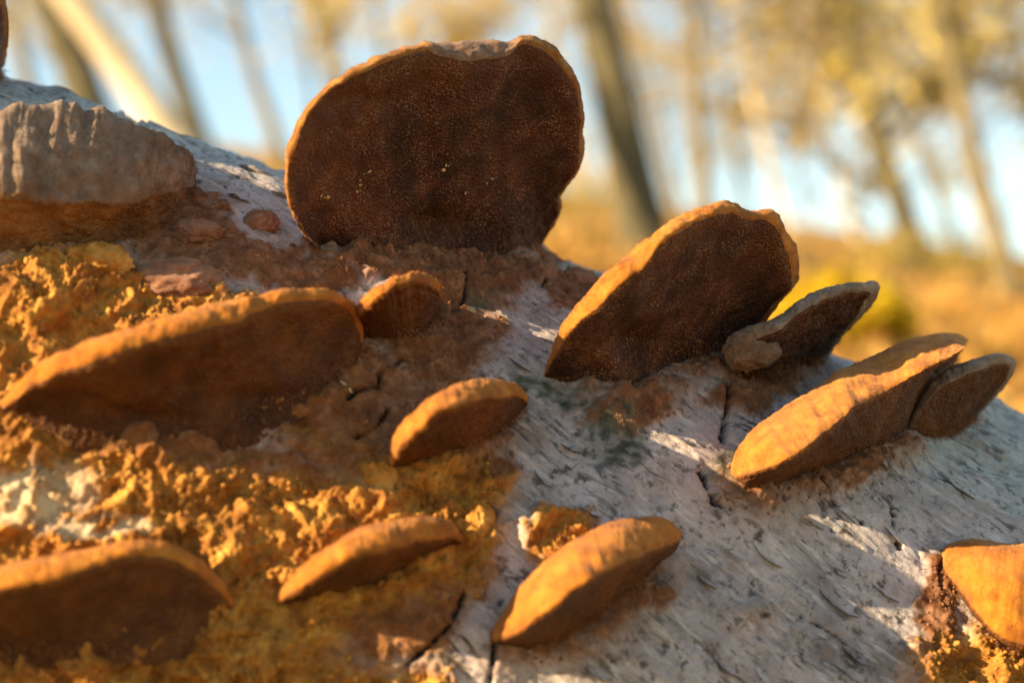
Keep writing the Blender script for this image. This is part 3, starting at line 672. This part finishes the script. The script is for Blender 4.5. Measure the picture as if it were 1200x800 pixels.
_sp = [at(np.array(x), np.array(y), log_depth(np.array(float(x)), np.array(float(y))) - 0.004) for x, y in ((399, 446), (404, 451), (409, 456), (413, 460))]
_k = np.linspace(0, 2 * np.pi, 8, endpoint=False); _sd = np.cross(_sp[-1] - _sp[0], BACK); _sd /= np.linalg.norm(_sd)
_v = np.vstack([p + 0.0005 * r_ * (np.cos(_k)[:, None] * _sd + np.sin(_k)[:, None] * BACK) for p, r_ in zip(_sp, (0.3, 1.0, 0.9, 0.15))])
tag(mesh_np('wood_splinter', _v, grid_faces(4, 8, wrap_v=True), STR, origin=_sp[0]), 'tiny pale wood splinter lying in the brown bark under the paired left brackets', 'splinter')

# ================================================================== THE WOOD BEHIND
HILL = 0.14                                        # the wood stands on a slope that falls to the right
GROUND_Z = float(O_w[2] + HILL * O_w[0]) - R + 0.01
def ground_h(x, y):
    r = np.hypot(x, y); p = np.stack([x, y, 0 * x], -1)
    return GROUND_Z - HILL * 300 * np.tanh(x / 300) + 0.205 * 400 * np.tanh(np.maximum(y - 0.6, 0) / 400) + smooth(1.0, 6.0, r) * fbm(p + 50, 0.25, 3, 120) * 0.07 * np.clip(r / 8, 0, 1) + 0
rr = np.r_[0, np.geomspace(0.3, 900, 150)]; aa = np.linspace(0, 2 * np.pi, 181)[:-1]
RR, AA = np.meshgrid(rr, aa, indexing='ij'); gx, gy = RR * np.sin(AA), RR * np.cos(AA)
M = Mat('leaf_litter_ground', 0.95, 0.05)
gc = M.ramp(M.noise(9, 6, 0.7), [(0.28, (0.22, 0.12, 0.04)), (0.5, (0.44, 0.29, 0.11)), (0.72, (0.58, 0.44, 0.20))])
gc = M.mix(M.ramp(M.noise(0.9, 3, 0.6), [(0.5, 0), (0.68, 0.6)]), gc, (0.36, 0.30, 0.05))
gnd = mesh_np('ground', np.stack([gx, gy, ground_h(gx, gy)], -1).reshape(-1, 3), grid_faces(len(rr), len(aa), True, wrap_v=True),
              M.done(gc, M.bump(M.noise(30, 5, 0.7), 0.05, 0.8)))
tag(gnd, 'leaf strewn forest floor', kind='structure')

def leaves_mesh(centers, size, seed, flat=0.0):
    g = np.random.default_rng(seed); n = len(centers)
    nrm = g.normal(size=(n, 3)); nrm[:, 2] += flat * 4; nrm /= np.linalg.norm(nrm, axis=1, keepdims=True)
    t = np.cross(nrm, g.normal(size=(n, 3))); t /= np.linalg.norm(t, axis=1, keepdims=True); b = np.cross(nrm, t)
    s = size * (0.6 + 0.8 * g.random(n))[:, None]
    c = centers
    v = np.stack([c - t * s, c + b * s * 0.42 + nrm * s * 0.12, c + t * s, c - b * s * 0.42 + nrm * s * 0.12], 1).reshape(-1, 3)
    f = np.arange(n * 4).reshape(n, 4); return v, f
LEAF_G = mat_simple('litter_leaf', [(0.3, (0.22, 0.09, 0.02)), (0.5, (0.44, 0.23, 0.05)), (0.7, (0.60, 0.40, 0.12))], 7, trans=0.25)
LEAF_Y = mat_simple('yellow_leaf', [(0.3, (0.50, 0.35, 0.07)), (0.6, (0.64, 0.50, 0.14)), (0.8, (0.70, 0.60, 0.24))], 4, trans=0.4)
LEAF_YG = mat_simple('bright_yellow_leaf', [(0.3, (0.62, 0.42, 0.02)), (0.7, (0.78, 0.60, 0.04))], 20, trans=0.4)
LEAF_B = mat_simple('brown_leaf', [(0.3, (0.18, 0.11, 0.035)), (0.6, (0.32, 0.22, 0.07)), (0.8, (0.42, 0.32, 0.12))], 4, trans=0.3)
def ground_at(px, dist):
    """a spot on the forest floor below a picture column on the horizon, dist metres away"""
    d = np.array([(px - 600) / F, 1.0, 0.0]); d = d / np.hypot(d[0], d[1])
    x, y = d[0] * dist, d[1] * dist
    return np.array([x, y, float(ground_h(np.array(x), np.array(y)))])
n = 26000
ang = rng.uniform(-0.75, 0.75, n); dist = 0.5 * np.exp(rng.random(n) * math.log(40 / 0.5))
lx, ly = np.sin(ang) * dist, np.cos(ang) * dist
lv, lf = leaves_mesh(np.stack([lx, ly, ground_h(lx, ly) + 0.01 + 0.02 * rng.random(n)], -1), 0.045, 3, 0.25)
litter = mesh_np('fallen_leaves', lv, lf, LEAF_G, smooth_=False)
tag(litter, 'carpet of fallen autumn leaves on the forest floor', 'leaves', kind='stuff')

def tube(path, radii, sides=10):
    P = np.array(path, float); n = len(P); T = np.gradient(P, axis=0); T /= np.linalg.norm(T, axis=1, keepdims=True)
    ref = np.array([0.31, 0.95, 0.1]); A = np.cross(T, ref); A /= np.linalg.norm(A, axis=1, keepdims=True); B = np.cross(T, A)
    a = np.linspace(0, 2 * np.pi, sides, endpoint=False)
    v = P[:, None] + np.array(radii)[:, None, None] * (np.cos(a)[None, :, None] * A[:, None] + np.sin(a)[None, :, None] * B[:, None])
    return v.reshape(-1, 3), grid_faces(n, sides, True, wrap_v=True)
TRUNK = {'dark': mat_simple('dark_trunk_bark', [(0.3, (0.055, 0.047, 0.026)), (0.7, (0.13, 0.11, 0.062))], 6, 0.02),
         'mid': mat_simple('olive_trunk_bark', [(0.3, (0.10, 0.08, 0.04)), (0.7, (0.24, 0.19, 0.10))], 6, 0.02),
         'pale': mat_simple('pale_trunk_bark', [(0.3, (0.36, 0.28, 0.17)), (0.7, (0.62, 0.52, 0.36))], 5, 0.01)}
def tree(label, px, dist, lean, r0, height, bark, leaf, nleaf, seed, crook=0.3, low=0.35, leaf_size=0.07, name='birch_tree', spread=0.32, limbs=11):
    g = np.random.default_rng(seed); dist *= 1.5; base = ground_at(px, dist); base[2] -= 0.05
    k = np.linspace(0, 1, 26)
    lat = M3[:, 0] - M3[:, 0][2] * np.array([0, 0, 1]); lat /= np.linalg.norm(lat)
    wob = np.cumsum(g.normal(size=26)) * 0.03 * crook * height / 6
    wob2 = np.cumsum(g.normal(size=26)) * 0.03 * crook * height / 6
    path = base + np.outer(k * height, [0, 0, 1]) + np.outer(k * height * (lean - 0.25) + wob, lat) + np.outer(wob2, np.cross(lat, [0, 0, 1]))
    rad = r0 * (1 - 0.9 * k) * (1 + 0.25 * np.exp(-k * 40))
    root = empty(name, base); tag(root, label, 'tree', 'trees in the wood behind the log')
    v, f = tube(path, rad, 12); mesh_np('trunk', v, f, TRUNK[bark], root, origin=base)
    pts = []
    for i in range(limbs):
        kk = low + (0.95 - low) * (i + g.random()) / limbs; j = int(kk * 25); p0 = path[j]
        a = g.uniform(0, 2 * np.pi); ln = height * spread * (1.15 - kk) * g.uniform(0.6, 1.2)
        d = np.array([math.cos(a), math.sin(a), g.uniform(0.2, 0.9)]); s = np.linspace(0, 1, 9)
        lp = p0 + np.outer(s * ln, d) + np.outer(s ** 2 * ln * 0.15, [0, 0, g.uniform(-1, 1)]) + np.cumsum(g.normal(size=(9, 3)), 0) * ln * 0.02
        v, f = tube(lp, rad[j] * 0.5 * (1 - 0.85 * s), 6); vl, fl_, off = [v], [f], len(v)
        pts.append((lp, ln))
        for _ in range(5):
            m = g.integers(2, 8); d2 = d + g.normal(size=3) * 0.7; l2 = ln * g.uniform(0.3, 0.6)
            tw = lp[m] + np.outer(s * l2, d2) + np.cumsum(g.normal(size=(9, 3)), 0) * l2 * 0.03
            v, f = tube(tw, rad[j] * 0.2 * (1 - 0.8 * s), 5); vl.append(v); fl_.append(f + off); off += len(v)
            pts.append((tw, l2))
        mesh_np('limb', np.vstack(vl), np.vstack(fl_), TRUNK[bark], root, origin=base)
    cs = []
    per = max(1, nleaf // len(pts))
    for lp, ln in pts:
        c = lp[g.integers(2, len(lp), per)] + g.normal(size=(per, 3)) * ln * 0.13; cs.append(c)
    if nleaf:
        v, f = leaves_mesh(np.vstack(cs), leaf_size, seed); mesh_np('crown', v, f, leaf, root, origin=base, smooth_=False)
    return root
tree('straight dark olive trunk rising just right of the largest bracket', 760, 6.0, 0.05, 0.13, 11, 'dark', LEAF_B, 500, 1, crook=0.1, low=0.5)
tree('thin dark trunk right of the olive trunk', 832, 9.0, 0.20, 0.07, 9, 'mid', LEAF_Y, 900, 2, crook=0.25, low=0.2)
tree('pale sunlit trunk leaning over the left part of the log', 262, 5.0, -0.48, 0.078, 9, 'pale', LEAF_Y, 300, 3, crook=0.15, low=0.5)
tree('dark crooked trunk at the upper left, left of the pale leaning one', 150, 5.5, -0.26, 0.10, 8, 'dark', LEAF_B, 900, 4, crook=0.8, low=0.12)
tree('second dark trunk close behind the pale leaning one', 250, 8.0, -0.10, 0.085, 9, 'dark', LEAF_B, 700, 5, crook=0.4, low=0.3)
tree('slim yellowish trunk near the right edge', 1190, 6.0, 0.03, 0.05, 9, 'mid', LEAF_Y, 2500, 6, crook=0.25, low=0.15)
tree('dark crooked bushy tree at the right', 1085, 9.0, 0.02, 0.11, 7, 'dark', LEAF_B, 2400, 7, crook=1.0, low=0.06, name='bushy_tree', spread=0.30, limbs=16)
tree('pale hazy birch between the thin dark trunk and the bushy tree', 935, 14.0, 0.05, 0.06, 12, 'pale', LEAF_Y, 4500, 8, crook=0.3, low=0.1)
tree('far birch left of the largest bracket with yellow leaves', 330, 13.0, -0.05, 0.08, 14, 'mid', LEAF_Y, 6500, 9, crook=0.3, low=0.06)
tree('far birch behind the largest bracket with yellow leaves', 430, 11.0, -0.02, 0.09, 13, 'mid', LEAF_Y, 7000, 10, crook=0.3, low=0.05)
tree('far birch behind the right margin of the largest bracket', 690, 16.0, 0.05, 0.07, 13, 'pale', LEAF_Y, 6000, 11, crook=0.3, low=0.1)
tree('far yellow birch straight above the oval bracket', 800, 18.0, 0.0, 0.07, 13, 'mid', LEAF_Y, 6500, 12, crook=0.3, low=0.1)
tree('far pale birch above the narrow grey bracket', 1010, 17.0, 0.0, 0.06, 13, 'pale', LEAF_Y, 6000, 13, crook=0.3, low=0.08)
tree('far yellow birch at the right behind the bushy tree', 1130, 15.0, 0.0, 0.06, 13, 'mid', LEAF_Y, 6500, 14, crook=0.3, low=0.08)
tree('far thin birch at the left edge of the wood', 40, 15.0, 0.0, 0.10, 12, 'mid', LEAF_Y, 1200, 15, crook=0.3, low=0.15)

for lab, px_, d_, ln_, r_, bk, nl, sd in [
    ('thin far trunk seen close to the left margin of the largest disc', 372, 20, 0.10, 0.05, 'dark', 3500, 21),
    ('far leafy birch seen between the pale leaning trunk and the left edge', 90, 18, 0.05, 0.06, 'mid', 4000, 22),
    ('thin far birch directly left of the straight olive trunk', 715, 20, 0.16, 0.05, 'pale', 4000, 23),
    ('thin far birch directly right of the straight olive trunk', 790, 22, 0.02, 0.06, 'pale', 4500, 24),
    ('thin leafy far birch over the tip of the oval bracket', 880, 21, 0.12, 0.06, 'mid', 5500, 25),
    ('thin pale far birch over the narrow grey bracket', 965, 23, 0.03, 0.06, 'pale', 5500, 26),
    ('leafy far birch over the long orange bracket', 1060, 20, 0.10, 0.06, 'mid', 6500, 27),
    ('leafy far birch over the small bracket at the far right', 1165, 22, 0.06, 0.06, 'pale', 6000, 28),
    ('leafy far birch behind the top left part of the largest disc', 470, 18, 0.10, 0.06, 'mid', 6500, 29)]:
    tree(lab, px_, d_, ln_, r_, 13, bk, LEAF_Y, nl, sd, crook=0.35, low=0.04, leaf_size=0.085, limbs=14)
def clump(label, px, dist, rad, n_, leaf, seed, hgt=0.12):
    g = np.random.default_rng(seed); b = ground_at(px, dist * 1.5); root = empty('leafy_clump', b); tag(root, label, 'plant', 'leafy clumps on the forest floor')
    a = g.uniform(0, 2 * np.pi, n_); r = rad * np.sqrt(g.random(n_)); z = hgt * g.random(n_) * (1 - (r / rad) ** 2 * 0.7)
    v, f = leaves_mesh(np.stack([b[0] + r * np.cos(a), b[1] + r * np.sin(a), b[2] + 0.02 + z], -1), 0.03, seed, 0.6)
    mesh_np('foliage', v, f, leaf, root, origin=b, smooth_=False)
    for i in range(7):
        a_ = g.uniform(0, 6.28); e = b + np.array([math.cos(a_) * rad * 0.6, math.sin(a_) * rad * 0.6, hgt])
        s = np.linspace(0, 1, 5)[:, None]; v, f = tube(b + (e - b) * s, np.full(5, 0.002), 5); mesh_np('stem', v, f, TRUNK['mid'], root, origin=b)
clump('bright yellow leafy clump glowing below the narrow grey bracket', 985, 2.6, 0.17, 1100, LEAF_YG, 31, 0.16)
clump('yellow green leafy clump right of the largest bracket', 668, 9.0, 0.55, 1200, LEAF_Y, 32, 0.35)
clump('dull yellow leafy clump above the long orange bracket', 1090, 7.0, 0.5, 900, LEAF_Y, 33, 0.3)
print('tris', sum(len(o.data.polygons) * 2 for o in bpy.data.objects if o.type == 'MESH'))
